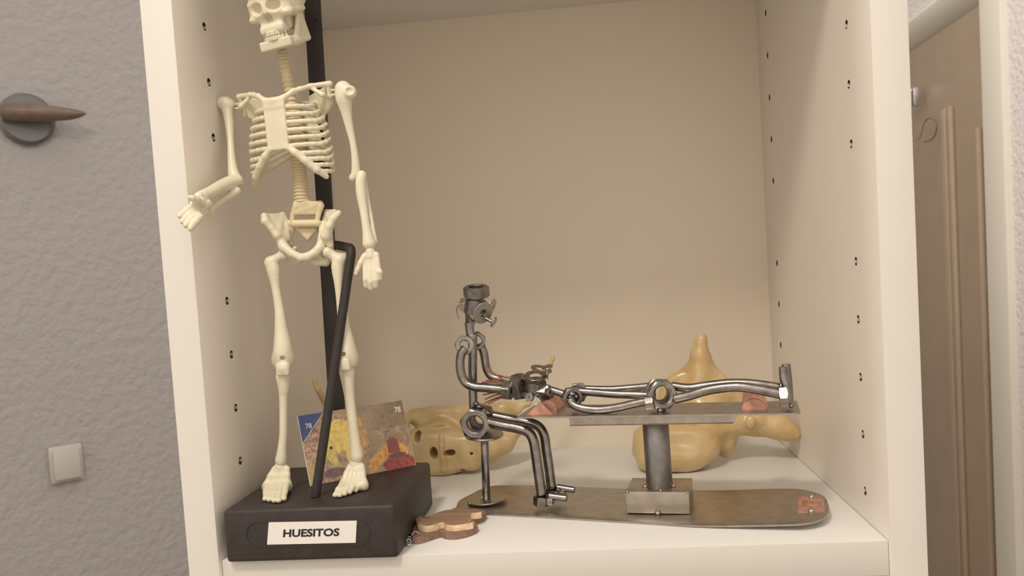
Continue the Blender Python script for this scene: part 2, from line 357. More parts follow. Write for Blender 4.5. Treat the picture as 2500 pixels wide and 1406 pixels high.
# ================================================================== SKELETON ON ITS STAND
sk = root('model_skeleton', (5.1, 5, 0.02), 'cream plastic toy skeleton hanging on a black stand labelled HUESITOS', 'skeleton')
BT = 2.97
def chamf(x0, x1, y0, y1, z0, z1): return bevbox((x0, y0, z0), (x1, y1, z1), .22, 3)
bs = mk('stand_base', chamf(.55, 10.25, -.22, 10.0, 0.02, BT), BLACKP, sk, ang=40)
yf = -.225
def FP(u, v, y=yf): return Y(u, v, y)
# pill-shaped inset ring + label on the front face
cl, cr = FP(632, 1305), FP(873, 1300); R_ = .70
pts = [cl + R_*np.array([math.cos(t), 0, math.sin(t)]) for t in np.linspace(math.pi/2, 1.5*math.pi, 16)] + [cr + R_*np.array([math.cos(t), 0, math.sin(t)]) for t in np.linspace(-math.pi/2, math.pi/2, 16)]
pts = [np.array([p[0], yf, p[2]]) for p in pts]
mk('recess_rim', tube(pts + [pts[0]], .035, 8, sm=False, endr=0), BLACK, bs)
L0, L1, L2, L3 = [FP(*q, y=yf - .04) for q in ((652, 1329.5), (868, 1325), (871, 1271), (656, 1275))]
lab = mk('name_label', quadgrid([np.array([L0, L1, L2, L3]), np.array([L0, L1, L2, L3]) + [0, .035, 0]]), PAPER, bs, smooth=False, label='white paper label reading HUESITOS')
ux = nrm(L1 - L0); uz = nrm(L3 - L0); t0 = FP(691, 1311.5, yf - .04); t1 = FP(828, 1308, yf - .04); th = FP(691, 1292, yf - .04)
mk('label_text', text_mesh('HUESITOS', np.linalg.norm(t1 - t0), np.linalg.norm(th - t0), t0, ux, uz, .012, weight=.035), INK, lab, smooth=False)
# back post, slanted front rod
p_top, p_bot = Y(742, -330, 7.2), Y(829, 1100, 8.2); dd = nrm(p_top - p_bot); p_bot = p_bot + dd*((BT - .05 - p_bot[2])/dd[2])
a_, b_, _ = frame(dd, [0, 1, 0])
mk('back_post', obox((p_top + p_bot)/2, (.5, .2, np.linalg.norm(p_top - p_bot)/2), (a_, np.cross(dd, a_), dd), .08), BLACK, sk)
ra0, ra1 = Z(770, 1213, BT), Y(857, 622, 3.7)
rp = [ra0*(1-t) + ra1*t for t in (0, .25, .5, .75, .93, .97, 1)] + [Y(856, 607, 3.9), Y(849, 604, 4.4), Y(840, 602, 5.2), Y(831, 600, 6.0), Y(822, 598, 6.9)]
mk('slanted_rod', tube(rp, .27, 16, n=6), BLACK, sk)
mk('post_bolt', tube([Y(768, 46, 7.0), Y(776, 47, 6.9)], .09, 8, endr=0), BLACK, sk)

def px(lst, y=None): return [Y(q[0], q[1], q[2] if y is None else y) for q in lst]
def rr(*w): return [q/2/42.5 for q in w]
# --- spine
def spine_r(r0, nseg, amp=.16): return lambda t: r0*(1 - amp + amp*2*abs(math.sin(math.pi*nseg*t))**.7)
neck = px([(690, 124, 4.9), (693, 150, 4.9), (700, 185, 4.9), (708, 225, 4.9), (714, 262, 4.9)])
sp = mk('neck_spine', join(tube(neck, spine_r(.31, 13), 20, n=24, flat=.95), tube([neck[0] + [-.02, 0, .5], neck[0] - [0, 0, .2]], .27, 16)), BONED, sk, ang=0)
lum = px([(716, 262, 4.9), (722, 320, 4.9), (728, 390, 4.9), (733, 440, 4.9), (737, 496, 4.9)])
mk('lumbar_spine', tube(lum, spine_r(.42, 27), 20, n=40, flat=.95), BONED, sk, ang=0)

# --- rib cage in its own frame
SL, SR = Y(585, 237, 4.6), Y(806, 205, 3.8)
xl = nrm(SR - SL); zl = nrm(Y(694, 120, 4.6) - Y(735, 490, 4.9)); yl = nrm(np.cross(zl, xl)); zl = np.cross(xl, yl); O = (SL + SR)/2; RA = np.array([xl, yl, zl])
hw = np.linalg.norm(SR - SL)/2
g = Solid(.05)
for s in (-1, 1):
    g.chain([(0, -1.42, -.80), (s*.6, -1.36, -.70), (s*1.1, -1.08, -.34), (s*1.45, -.85, -.22), (s*1.95, -.5, -.06), (s*hw, -.05, 0)], [.17, .17, .15, .13, .13, .18], k=.12)
g.box((0, -1.46, -2.15), (.66, .09, 1.42), .07, k=.12)
g.box((0, -1.43, -.95), (.58, .10, .26), .08, k=.2)
bx = lambda a, ph, b=1.4: (a*math.sin(ph), -b*math.cos(ph))
zfs = [-1.18, -1.62, -2.06, -2.50, -2.94, -3.38]; aw = [1.75, 2.0, 2.2, 2.32, 2.4, 2.45, 2.48, 2.5, 2.5, 2.45]
paths = {}
for s in (-1, 1):
    for i in range(10):
        a = aw[i]; rise = .7 + .1*i
        if i < 6: zf = zfs[i]; ph0 = math.asin(.5/a)
        else:
            m_ = (i - 5)/4.6; zf = -3.5 - 1.65*m_; ph0 = math.asin(min(.92, (.55 + 1.6*m_)/a))
        P = []
        for k in range(13):
            ph = ph0 + (math.radians(172) - ph0)*k/12; f = (ph - ph0)/(math.pi - ph0)
            x, y = bx(a, ph); P.append((s*x, y, zf + .22*min(1, f*2.4) - (.18 if f > .35 else .18*f/.35) + rise*max(0, f - .35)/.65))
        paths[s, i] = P
        g.chain(P, [.13]*7 + [.11]*6, k=.05)
    # costal margin
    g.chain([(s*.5, -1.42, -3.45), (s*.95, -1.36, -3.8), (s*1.45, -1.2, -4.3), (s*1.95, -.92, -4.85), (s*2.3, -.5, -5.25)], [.15, .2, .2, .19, .16], k=.1)
    # back shell between ribs near the spine
    for i in range(9):
        P, Q = paths[s, i], paths[s, i+1]
        for k in range(5 if i > 6 else 7, 12):
            if i in (3, 4, 5, 6) and k in (7, 9): continue
            g.tri(P[k], P[k+1], Q[k], .045, k=.03).tri(P[k+1], Q[k+1], Q[k], .045, k=.03)
    # shoulder blade
    g.tri((s*(hw-.05), .0, -.05), (s*(hw-.1), .25, -1.05), (s*1.55, .95, -1.9), .08, k=.1).tri((s*(hw-.05), 0, -.05), (s*1.0, 1.1, -.35), (s*1.55, .95, -1.9), .07, k=.1)
    g.cone((s*(hw-.1), -.1, -.1), (s*(hw-.15), .1, -1.1), .12, .12)
    g.cone((s*1.7, -.45, 0), (s*(hw-.3), -.5, -.65), .09, .16)
    g.cone((s*(hw-.3), -.5, -.65), (s*(hw-.05), -.1, -.8), .13, .1)
    g.cone((s*hw, 0, -.35), (s*(hw+.35), 0, -.38), .07, .07, k=.02)
    g.cone((s*hw, 0, -.65), (s*(hw+.35), 0, -.62), .07, .07, k=.02)
g.chain([(0, 1.35, .0), (0, 1.4, -1.5), (0, 1.38, -4.0)], .2)
mk('ribcage', g.mesh((O, RA)), BONE, sk, ang=0)

# --- skull and jaw, own frame: x to its left (viewer right), y backwards, z up
SCY = 3.9
fc = Y(657, 62, 3.0); ya = math.radians(11); ro = math.radians(-5)
fx = np.array([math.cos(ya), -math.sin(ya), 0.0]); fy = np.array([math.sin(ya), math.cos(ya), 0.0]); fz = np.array([0, 0, 1.0])
rx2 = math.cos(ro)*fx - math.sin(ro)*(-fz)*-1; 
fx2 = nrm(math.cos(ro)*fx - math.sin(ro)*fz); fz2 = nrm(math.sin(ro)*fx + math.cos(ro)*fz)
tl = math.radians(15); fy2 = nrm(math.cos(tl)*fy + math.sin(tl)*fz2); fz2 = np.cross(fx2, fy2)
SKR = np.array([fx2, fy2, fz2]); SKO = Y(653, 47, 2.4) - np.array([0, -.6, -.30]) @ SKR
g = Solid(.045)
g.ell((0, 1.25, 1.35), (1.52, 1.75, 1.35))
g.ell((0, .15, 1.15), (1.18, .75, .85), k=.3)
g.ell((0, .0, .25), (1.15, .7, .65), k=.3)
g.box((0, .1, -.35), (.72, .5, .75), .25, k=.3)
g.cone((0, -.38, .45), (0, -.52, -.02), .16, .15, k=.2)
for s in (-1, 1):
    g.ell((s*1.02, -.02, -.12), (.38, .42, .26), k=.2)
    g.cone((s*1.12, .1, -.1), (s*1.38, 1.3, .02), .17, .13, k=.12)
    g.cone((s*.25, -.38, .72), (s*1.05, -.12, .68), .17, .17, k=.2)
    g.cone((s*1.12, -.05, .65), (s*1.15, .05, 0), .15, .15, k=.15)
    g.ell((s*1.42, 1.25, .75), (.2, .6, .55), k=.2); g.ell((s*1.02, .75, .35), (.38, .9, .7), k=.2)
g.box((0, -.12, -.84), (.74, .44, .22), .15, k=.2)
for s in (-1, 1):
    g.ell((s*.56, -.55, .34), (.42, .42, .30), k=.12, sub=True)
    g.ell((s*.11, -.66, -.27), (.14, .42, .27), k=.05, sub=True)
    g.ell((s*1.0, .25, -.62), (.28, .55, .35), k=.15, sub=True)
g.box((0, .85, -.55), (.80, .55, .42), .2, k=.1)
sku = mk('skull', g.mesh((SKO, SKR)), BONE, sk, ang=0)
def teeth(z, hgt, y0, w, n, r):
    g = Solid(.03)
    for i in range(n):
        a = (i - (n-1)/2)/((n-1)/2); x = a*w; y = y0 + .38*a*a
        g.box((x, y, z), (w/n*1.0, .1, hgt), .06, k=.02)
    return g.mesh((SKO, SKR))
mk('upper_teeth', teeth(-1.06, .15, -.58, .66, 11, 0), BONE, sku, ang=0)
g = Solid(.045)
g.box((.0, .05, -1.66), (1.0, .62, .27), .10, k=.1)
g.ell((0, .55, -1.46), (.74, .75, .5), k=.05, sub=True)
for s in (-1, 1):
    g.tri((s*.92, .3, -1.8), (s*1.12, 1.6, -1.55), (s*1.15, 1.3, -.2), .10, k=.1).tri((s*.92, .3, -1.8), (s*.92, .3, -1.45), (s*1.12, 1.0, -.2), .10, k=.1).tri((s*1.12, 1.0, -.2), (s*.92, .3, -1.8), (s*1.15, 1.3, -.2), .10, k=.1)
    g.cone((s*.85, .1, -1.68), (s*1.1, 1.5, -1.6), .22, .15, k=.1)
jaw = mk('jaw', g.mesh((SKO, SKR)), BONE, sk, ang=0)
mk('lower_teeth', teeth(-1.34, .14, -.58, .68, 10, 0), BONE, jaw, ang=0)

# --- arms
def bone(name, P, Wd, parent=sk, h=.045, extra=None, m_=BONE, k=.12):
    PR = spline([np.append(p, r) for p, r in zip(P, rr(*Wd))], 4)
    g = Solid(h); g.chain([q[:3] for q in PR], [max(.05, q[3]) for q in PR], k=.012)
    if extra: extra(g)
    return mk(name, g.mesh(), m_, parent, ang=0)
pR = px([(838, 218, 3.1), (840, 240, 3.1), (846, 275, 3.15), (853, 310, 3.2), (862, 350, 3.25), (868, 395, 3.3), (868, 425, 3.35), (862, 434, 3.35)])
def exR(g):
    c = Y(850, 226, 3.0); g.cone(c - [.25, -.1, 0], c + [.12, -.1, -.02], .42, .40, k=.1); g.cone(c + [.2, -.5, 0], c + [.42, -.6, 0], .22, k=.05, sub=True)
mk_ = bone('upper_arm', pR, (40, 40, 26, 20, 16, 19, 22, 20), extra=exR)
fR = px([(883, 428, 3.2), (880, 445, 3.1), (882, 475, 3.0), (889, 520, 2.9), (895, 560, 2.8), (901, 594, 2.75)])
def exf(g): g.chain(px([(886, 425, 3.5), (893, 470, 3.5), (905, 530, 3.2), (915, 590, 3.0)]), rr(16, 14, 11, 14), k=.06); g.cone(Y(903, 600, 2.8), Y(905, 618, 2.75), .1, k=.05)
bone('forearm', fR, (24, 24, 24, 20, 21, 32), extra=exf)
g = Solid(.035); PL = 2.7
g.cone(Y(904, 614, PL), Y(905, 625, PL), .26, .3, k=.1)
g.tri(Y(893, 622, PL), Y(919, 622, PL), Y(893, 664, PL-.15), .15, k=.1).tri(Y(919, 622, PL), Y(893, 664, PL-.15), Y(923, 658, PL-.15), .15, k=.1)
for x0, x1, y1, w_ in ((892, 894, 700, 15), (902, 905, 706, 15), (912, 917, 701, 15), (920, 927, 682, 14)):
    g.chain([Y(x0, 634, PL - .05), Y((x0+x1)/2, 660, PL-.18), Y(x1, y1 - 18, PL - .28), Y(x1, y1 - 3, PL - .2)], rr(w_+1, w_+1, w_+1, w_-2), k=.03)
g.chain(px([(890, 626, PL-.1), (880, 642, PL-.25), (873, 657, PL-.3), (869, 668, PL-.3)]), rr(16, 13, 11, 9), k=.06)
mk('hand', g.mesh(), BONE, sk, ang=0)

pL = px([(552, 252, 4.9), (556, 268, 4.85), (560, 300, 4.6), (563, 345, 4.2), (565, 380, 3.9), (568, 410, 3.6), (572, 430, 3.4), (580, 440, 3.35)])
def exL(g):
    c = Y(554, 256, 4.9); g.cone(c - [.22, 0, -.1], c + [.15, 0, -.05], .40, .40, k=.08); g.cone(Y(584, 447, 3.5), Y(572, 436, 3.4), .24, .22)
    g.cone(Y(572, 258, 5.0), Y(592, 256, 5.0), .07, .07, k=.02)
bone('upper_arm', pL, (34, 30, 23, 17, 19, 23, 28, 26), extra=exL)
def exfl(g):
    g.chain(px([(578, 466, 2.9), (560, 478, 2.4), (530, 498, 1.2), (514, 512, .2), (508, 518, -.3)]), rr(20, 17, 16, 18, 20), k=.06)
    g.chain(px([(486, 480, -1.2), (493, 492, -1.0), (504, 506, -.6), (512, 518, -.3)]), rr(22, 24, 22, 20), k=.1)
fL = px([(578, 440, 3.2), (560, 446, 2.7), (540, 456, 1.8), (515, 470, .4), (492, 482, -.8)])
bone('forearm', fL, (30, 32, 32, 29, 30), extra=exfl, k=.1)
g = Solid(.035)
g.cone(Y(503, 498, -.8), Y(492, 503, -1.2), .3, .34, k=.1)
g.tri(Y(492, 488, -1.3), Y(500, 518, -1.0), Y(471, 500, -1.9), .17, k=.1).tri(Y(500, 518, -1.0), Y(471, 500, -1.9), Y(482, 534, -1.7), .17, k=.1)
for sx, sy, ex, ey, d in ((473, 503, 440, 527, .15), (477, 513, 446, 541, .05), (482, 522, 454, 550, -.05), (487, 530, 465, 558, -.15)):
    g.chain([Y(sx, sy, -1.8+d), Y((sx+ex)/2+1, (sy+ey)/2-2, -2.2+d), Y(ex, ey, -2.4+d)], rr(18, 17, 13), k=.03)
g.chain(px([(490, 497, -1.5), (479, 487, -2.0), (469, 484, -2.3), (463, 482, -2.4)]), rr(20, 16, 13, 10), k=.06)
mk('hand', g.mesh(), BONE, sk, ang=0)

# --- pelvis and sacrum
g = Solid(.045)
ys = 4.6
T_ = lambda u, v, y=ys: Y(u, v, y)
g.chain([T_(738, 490, 4.9), T_(742, 498, 4.9)], rr(36, 34), k=.2)
g.tri(T_(722, 497), T_(782, 497, 4.9), T_(722, 520), .16, k=.1).tri(T_(782, 497, 4.9), T_(722, 520), T_(778, 520, 4.9), .16, k=.1)
g.chain([T_(722, 505), T_(715, 525), T_(714, 540)], rr(18, 13, 14), k=.06); g.chain([T_(783, 502), T_(777, 525), T_(774, 542)], rr(18, 13, 14), k=.06)
g.cone(T_(719, 546, 4.3), T_(776, 545, 4.3), .23, .23, k=.02)
g.tri(T_(733, 560), T_(769, 560), T_(752, 582), .15, k=.08); g.tri(T_(733, 560), T_(769, 560), T_(750, 546, 4.7), .1, k=.08)
mk('sacrum', g.mesh(), BONED, sk, ang=0)
g = Solid(.045)
# wing on the viewer's left
wa, wb, wc, wd2, we, wf, wg = T_(645, 528, 3.8), T_(690, 526, 5.1), T_(703, 544, 4.9), T_(700, 580, 4.4), T_(690, 602, 3.9), T_(676, 574, 3.7), T_(655, 549, 3.6)
for q_ in ((wa, wb, wf), (wb, wf, wd2), (wb, wc, wd2), (wf, wd2, we), (wa, wf, wg)): g.tri(*q_, .15, k=.2)
g.chain([T_(646, 528, 3.7), T_(647, 540, 3.5), T_(662, 556, 3.6), T_(677, 578, 3.8)], rr(17, 19, 14, 16), k=.1)
g.chain([T_(684, 585, 4.0), T_(692, 602, 3.8), T_(712, 618, 3.5), T_(735, 629, 3.3), T_(750, 627, 3.3)], rr(22, 24, 19, 19, 21), k=.12)
g.chain([T_(708, 545, 4.7), T_(712, 560, 4.9), T_(707, 585, 4.9), T_(708, 600, 4.9)], rr(18, 18, 12, 12), k=.1)
g.ell(T_(709, 596, 4.9), (.2, .2, .17), k=.03); g.ell(T_(720, 607, 4.8), (.16, .2, .15), k=.03)
g.chain([T_(700, 610, 4.0), T_(712, 630, 4.4), T_(718, 644, 4.5)], rr(24, 18, 10), k=.12); g.tri(T_(705, 622, 4), T_(740, 632, 3.5), T_(720, 645, 4.4), .12, k=.1)
# wing on the viewer's right (turned edge on)
ra, rb_, rc_, rd, re_, rf_ = T_(797, 517, 5.2), T_(818, 516, 4.5), T_(812, 545, 3.6), T_(787, 550, 5.0), T_(789, 582, 4.2), T_(803, 575, 3.7)
for q_ in ((ra, rb_, rc_), (ra, rc_, rd), (rd, rc_, rf_), (rd, re_, rf_)): g.tri(*q_, .14, k=.1)
g.chain([T_(827, 520, 3.6), T_(815, 532, 3.4), T_(803, 552, 3.4), T_(797, 575, 3.6)], rr(15, 17, 20, 30), k=.1)
g.chain([T_(790, 550, 4.5), T_(791, 580, 4.1), T_(782, 603, 3.8), T_(768, 617, 3.5), T_(750, 627, 3.3)], rr(24, 28, 22, 20, 20), k=.12)
g.chain([T_(800, 575, 3.8), T_(806, 598, 3.8)], rr(26, 18), k=.12)
g.chain([T_(806, 603, 4.2), T_(806, 625, 4.3), T_(795, 640, 4.3), T_(770, 642, 4.0), T_(750, 632, 3.5)], rr(18, 22, 20, 16, 16), k=.1)
g.chain([T_(782, 605, 3.9), T_(780, 625, 4.2), T_(790, 638, 4.2)], rr(14, 16, 16), k=.08)
mk('pelvis', g.mesh(), BONE, sk, ang=0)

# --- legs
lf = px([(663, 643, 4.0), (668, 660, 3.95), (673, 700, 3.85), (682, 755, 3.7), (686, 798, 3.6), (690, 838, 3.5), (691, 864, 3.5), (691, 884, 3.6)])
def exlf(g):
    g.chain(px([(662, 640, 4.0), (680, 628, 4.0), (692, 622, 4.1)]), rr(32, 20, 30), k=.12); g.ell(Y(692, 622, 4.1), (.33, .33, .33), k=.06)
    g.ell(Y(678, 876, 3.7), (.33, .4, .42), k=.3); g.ell(Y(705, 876, 3.7), (.33, .4, .42), k=.3)
    g.box(Y(690, 874, 3.0), (.15, .22, .11), .03, k=.02, sub=True)
th = bone('thigh_bone', lf, (34, 34, 22, 24, 31, 43, 50, 46), extra=exlf, k=.25)
g = Solid(.04); g.ell(Y(692, 897, 3.15), (.40, .34, .43)); g.box(Y(692, 900, 3.2), (.39, .27, .40), .14, k=.1); mk('kneecap', g.mesh(), BONE, sk, ang=0)
def exs(g): g.cone(Y(691, 905, 3.6), Y(692, 920, 3.6), .4, .42)
bone('shin_bone', px([(692, 922, 3.6), (693, 950, 3.6), (692, 974, 3.6), (692, 1052, 3.6), (689, 1091, 3.6), (687, 1118, 3.65), (686, 1124, 3.65)]), (36, 28, 21, 20, 22, 29, 29), extra=exs)
def foot(ank, ankw, toes, edges, heel, nm='foot'):
    g = Solid(.035)
    A = Y(*ank); c = Y(*heel)
    g.cone(A, A + (c - A)*.4, .36, .40, k=.1); g.cone(A + (c-A)*.3, c, .38, .36, k=.15)
    n = len(toes)
    for i, (u, v, wd) in enumerate(toes):
        tp = Z(u, v, BT + .17); f = i/(n-1)
        e0 = Z(*edges[0], BT + .5); e1 = Z(*edges[1], BT + .5); md = e0*(1-f) + e1*f
        st = A + (Y(ank[0] + (f-.5)*ankw, ank[1] + 6, ank[2] - .1) - A)
        g.chain([st, (st + md)/2 + [0, 0, .05], md, md*.35 + tp*.65 + [0, 0, .06], tp], rr(15, 15, 15, 13, 12), k=.09)
        g.ell(tp, (.17, .2, .15), k=.03)
        g.cone(c, md - [0, 0, .2], .3, .27, k=.2)
    return mk(nm, g.mesh(), BONE, sk, ang=0)
foot((686, 1138, 3.75), 30, [(648, 1217, 12), (658, 1219, 12), (670, 1221, 12), (681, 1221, 13), (693, 1217, 15)], [(650, 1183), (702, 1180)], (690, 1160, 4.0))
rf = px([(829, 636, 3.9), (826, 655, 3.85), (828, 700, 3.7), (835, 755, 3.75), (840, 800, 3.75), (845, 838, 3.75), (846, 862, 3.75), (846, 882, 3.8)])
def exrf(g):
    g.chain(px([(829, 634, 3.9), (815, 625, 3.9), (802, 616, 3.9)]), rr(34, 22, 30), k=.12); g.ell(Y(802, 616, 3.95), (.36, .33, .36), k=.06); g.ell(Y(839, 628, 3.95), (.25, .25, .24), k=.1)
    g.ell(Y(834, 874, 3.9), (.33, .4, .42), k=.3); g.ell(Y(859, 874, 3.9), (.33, .4, .42), k=.3); g.box(Y(838, 864, 3.3), (.15, .2, .11), .03, k=.02, sub=True)
bone('thigh_bone', rf, (36, 34, 22, 25, 31, 42, 50, 46), extra=exrf, k=.25)
g = Solid(.04); g.ell(Y(840, 886, 3.4), (.36, .32, .43)); g.box(Y(841, 889, 3.4), (.36, .25, .38), .14, k=.1); mk('kneecap', g.mesh(), BONE, sk, ang=0)
bone('shin_bone', px([(847, 908, 3.9), (850, 940, 3.85), (854, 974, 3.85), (862, 1040, 3.85), (868, 1085, 3.85), (871, 1110, 3.85), (871, 1116, 3.85)]), (38, 30, 25, 24, 27, 32, 31))
foot((869, 1132, 3.9), 28, [(819, 1208, 14), (830, 1208, 12), (841, 1205, 12), (853, 1201, 12), (868, 1196, 12)], [(838, 1178), (888, 1178)], (876, 1150, 4.2))

# ================================================================== PICTURE CARD
BL, BR = Z(757, 1187, BT + .02), Z(1015, 1135, BT + .02)
cux = nrm(BR - BL); cw = np.linalg.norm(BR - BL); TLp = Y(733, 1015, 5.62); chh = np.linalg.norm(TLp - BL); cuz = nrm(TLp - BL); cuz = nrm(cuz - cux*(cuz @ cux)); cn = np.cross(cux, cuz)
NU, NV = 260, 156
def card_col(u, v):
    p = Vector((u*9, v*5.4, 0)); n1 = noise.fractal(p*1.0, 1, 2, 5); n2 = noise.fractal(p*3.1 + Vector((7, 3, 1)), 1, 2, 4); n3 = noise.noise(p*9)
    mixf = lambda a, b, t: tuple(a[i] + (b[i]-a[i])*max(0, min(1, t)) for i in range(3))
    col = mixf((.36, .24, .14), (.52, .40, .23), .5 + n1*.9)
    col = mixf(col, (.24, .15, .12), (n2 - .15)*1.6)
    if u < .42:                                                    # pinkish rocky ground on the left
        t = min(1, (.42 - u)/.15); col = mixf(col, mixf((.62, .42, .30), (.33, .19, .15), .5 + n2*1.3 + n3*.4), t)
        if v < .45 and n1 > .05: col = mixf(col, (.62, .50, .16), .7)
    if v > .62 and u > .5: col = mixf(col, (.26, .19, .12), .55)
    def blob(cu_, cv_, ru, rv, rough=.12): return ((u-cu_)/ru)**2 + ((v-cv_)/rv)**2 + n3*rough*2 + n2*rough*2 < 1
    if blob(.335, .63, .13, .24, .1): col = mixf((.88, .68, .12), (.72, .47, .08), .4 + n2)
    if blob(.24, .42, .045, .2, .12): col = mixf((.80, .66, .14), (.6, .45, .1), .4 + n2)
    if blob(.52, .58, .06, .27, .25): col = mixf((.68, .36, .10), (.45, .25, .10), .5 + n2*2)
    if blob(.40, .38, .03, .22, .1): col = (.80, .66, .16)
    if (u-.245)**2*2.8 + (v-.475)**2 < .0005: col = (.03, .02, .02)
    if blob(.24, .12, .10, .07): col = mixf(col, (.14, .09, .12), .8)
    # orange fringe and red parts lower right
    d = v - (.10 + .95*max(0, u-.58)**.9 - 1.7*max(0, u-.80)) ; spk = .5 + .5*math.sin(u*260)
    if .56 < u < .95 and -.10 < d < .07 + .05*spk: col = mixf((.86, .52, .08), (.80, .30, .06), .5 + n2*1.6)
    if .765 < u < .875 and .24 < v < .47 and not ((u-.82)/.055)**2 + max(0, (v-.40)/.07)**2 > 1: col = (.36, .09, .08)
    if ((u-.85)/.16)**2 + ((v-.10)/.17)**2 < 1 and v < .27 - abs(u-.85): col = mixf((.50, .08, .07), (.28, .05, .06), .4 + n2)
    if blob(.84, .20, .09, .035): col = (.20, .09, .10)
    if blob(.90, .58, .02, .05, .5) or blob(.73, .52, .025, .05, .6) or blob(.95, .43, .015, .04, .5): col = mixf(col, (.70, .56, .34), .45)
    tri = u*1.0/.235 + (1 - v)/.40
    if tri < 1: col = (.075, .115, .27)
    elif tri < 1.035: col = (.75, .72, .62)
    g_ = .3*col[0] + .6*col[1] + .1*col[2]; col = tuple((c_*.86 + g_*.14)*.84 for c_ in col) if tri >= 1 else col
    if u < .006 or u > .997: col = (.80, .66, .55)
    return col
V = []; cols = []
for j in range(NV + 1):
    for i in range(NU + 1):
        u, v = i/NU, j/NV; V.append(BL + cux*cw*u + cuz*chh*v + cn*.02); cols.append(card_col(u, v))
nn = len(V); F = [[j*(NU+1)+i, j*(NU+1)+i+1, (j+1)*(NU+1)+i+1, (j+1)*(NU+1)+i] for j in range(NV) for i in range(NU)]
cm = bpy.data.materials.new('printed_card'); cm.use_nodes = True; b = cm.node_tree.nodes['Principled BSDF']; b.inputs['Roughness'].default_value = .35
at = cm.node_tree.nodes.new('ShaderNodeVertexColor'); at.layer_name = 'print'; cm.node_tree.links.new(at.outputs[0], b.inputs['Base Color'])
cr_ = root('picture_card', (BL + BR)/2, 'glossy photo card numbered 78 with blue corner, leaning behind the skeleton feet', 'card')
pf = mk('printed_face', (V, F), cm, cr_, smooth=False)
ca = pf.data.color_attributes.new('print', 'FLOAT_COLOR', 'POINT')
ca.data.foreach_set('color', np.hstack([np.array(cols), np.ones((nn, 1))]).astype(np.float32).ravel())
cc = [BL, BR, BR + cuz*chh, BL + cuz*chh]
mk('card_back', quadgrid([np.array(cc) - cn*.02, np.array(cc) + cn*.012]), PAPER, cr_, smooth=False)
if cn[1] > 0: print('card normal points away!')
mk('number_text', text_mesh('78', .40, .33, BL + cux*cw*.055 + cuz*chh*.80, cux, cuz, .035, weight=.02), WHITEI, pf, smooth=False)
mk('number_text', text_mesh('78', .44, .38, BL + cux*cw*.905 + cuz*chh*.825, cux, cuz, .035, weight=.03), WHITEI, pf, smooth=False)

# ================================================================== SPHENOID BONE MODEL (left, behind)
g = Solid(.075)
Q = lambda u, v, y=20.0: Y(u, v, y)
# body and front face
g.ell(Q(1075, 1085, 19.4), (1.9, 1.6, 1.9)); g.box(Q(1120, 1100, 19.2), (1.7, 1.2, 1.4), .5, k=.5); g.box(Q(1045, 1095, 19.2), (1.3, 1.2, 1.5), .5, k=.5)
g.chain([Q(1075, 1050, 17.9), Q(1078, 1090, 17.6), Q(1085, 1145, 17.8)], [.16, .17, .22], k=.12)
g.ell(Q(1080, 1140, 19.0), (1.6, 1.1, .75), k=.4)
g.chain([Q(1015, 1020, 20.5), Q(1060, 1010, 20.6), Q(1130, 1003, 20.6), Q(1190, 1008, 20.4)], [.5, .45, .45, .6], k=.4)
g.tri(Q(1010, 1015, 20.4), Q(1190, 1005, 20.4), Q(1080, 1070, 19.8), .55, k=.4)
g.tri(Q(1150, 1010, 20.2), Q(1225, 1000, 20.6), Q(1180, 1085, 19.4), .6, k=.5)
# great wing right
g.chain([Q(1140, 1100, 19.2), Q(1190, 1095, 19.4), Q(1230, 1078, 20)], [1.2, .95, .75], k=.5)
g.tri(Q(1180, 1010, 20.6), Q(1256, 1050, 20.8), Q(1190, 1105, 19.6), .55, k=.4).tri(Q(1256, 1050, 20.8), Q(1190, 1105, 19.6), Q(1235, 1090, 20.2), .5, k=.4)
g.chain([Q(1190, 1015, 20.6), Q(1235, 1000, 20.8), Q(1262, 1002, 21)], [.6, .55, .35], k=.3)
g.chain([Q(1225, 1000, 21), Q(1262, 1003, 21), Q(1290, 984, 21.3), Q(1304, 950, 21.5), Q(1324, 910, 21.5), Q(1343, 890, 21.5), Q(1353, 871, 21.5)], [.4, .3, .2, .15, .15, .18, .14], k=.12)
g.tri(Q(1205, 1005, 21), Q(1240, 988, 21), Q(1290, 988, 21.2), .18, k=.2)
# mirrored wing left (behind card and skeleton)
g.chain([Q(1010, 1095, 19.3), Q(960, 1085, 18.2), Q(900, 1070, 17.2)], [1.2, .9, .6], k=.5)
g.tri(Q(990, 1020, 19.6), Q(890, 1060, 17), Q(960, 1100, 18), .5, k=.4)
g.chain([Q(930, 1030, 18), Q(860, 1030, 16), Q(822, 1012, 15), Q(797, 982, 14.2), Q(777, 950, 13.8), Q(767, 930, 13.8)], [.5, .35, .3, .26, .2, .15], k=.15)
for u, v, rx, rz in ((1060, 1105, .33, .52), (1097, 1106, .42, .26), (1018, 1068, .22, .42), (1151, 1106, .13, .11), (1128, 1149, .2, .12)):
    g.ell(Q(u, v, 18.0), (rx, 1.3, rz), k=.1, sub=True)
g.ell(Q(1075, 1045, 18.2), (2.6, .7, .35), k=.3, sub=True)
g.box(Q(1090, 1100, 19.5)*[1, 1, 0] + [0, 0, -1.0], (9, 9, 1.03), .02, k=.05, sub=True)
sph = mk('skull_bone_model', g.mesh(wob=.10, wsc=.9), WAX2, None, ang=0, label='translucent yellow winged skull bone model with dark holes, lying behind the picture card', cat='bone model')

# ================================================================== VERTEBRA MODEL (right, behind)
g = Solid(.08)
q = lambda u, v, y=18.5: Y(u, v, y)
DX = nrm([.98, -.2, 0])
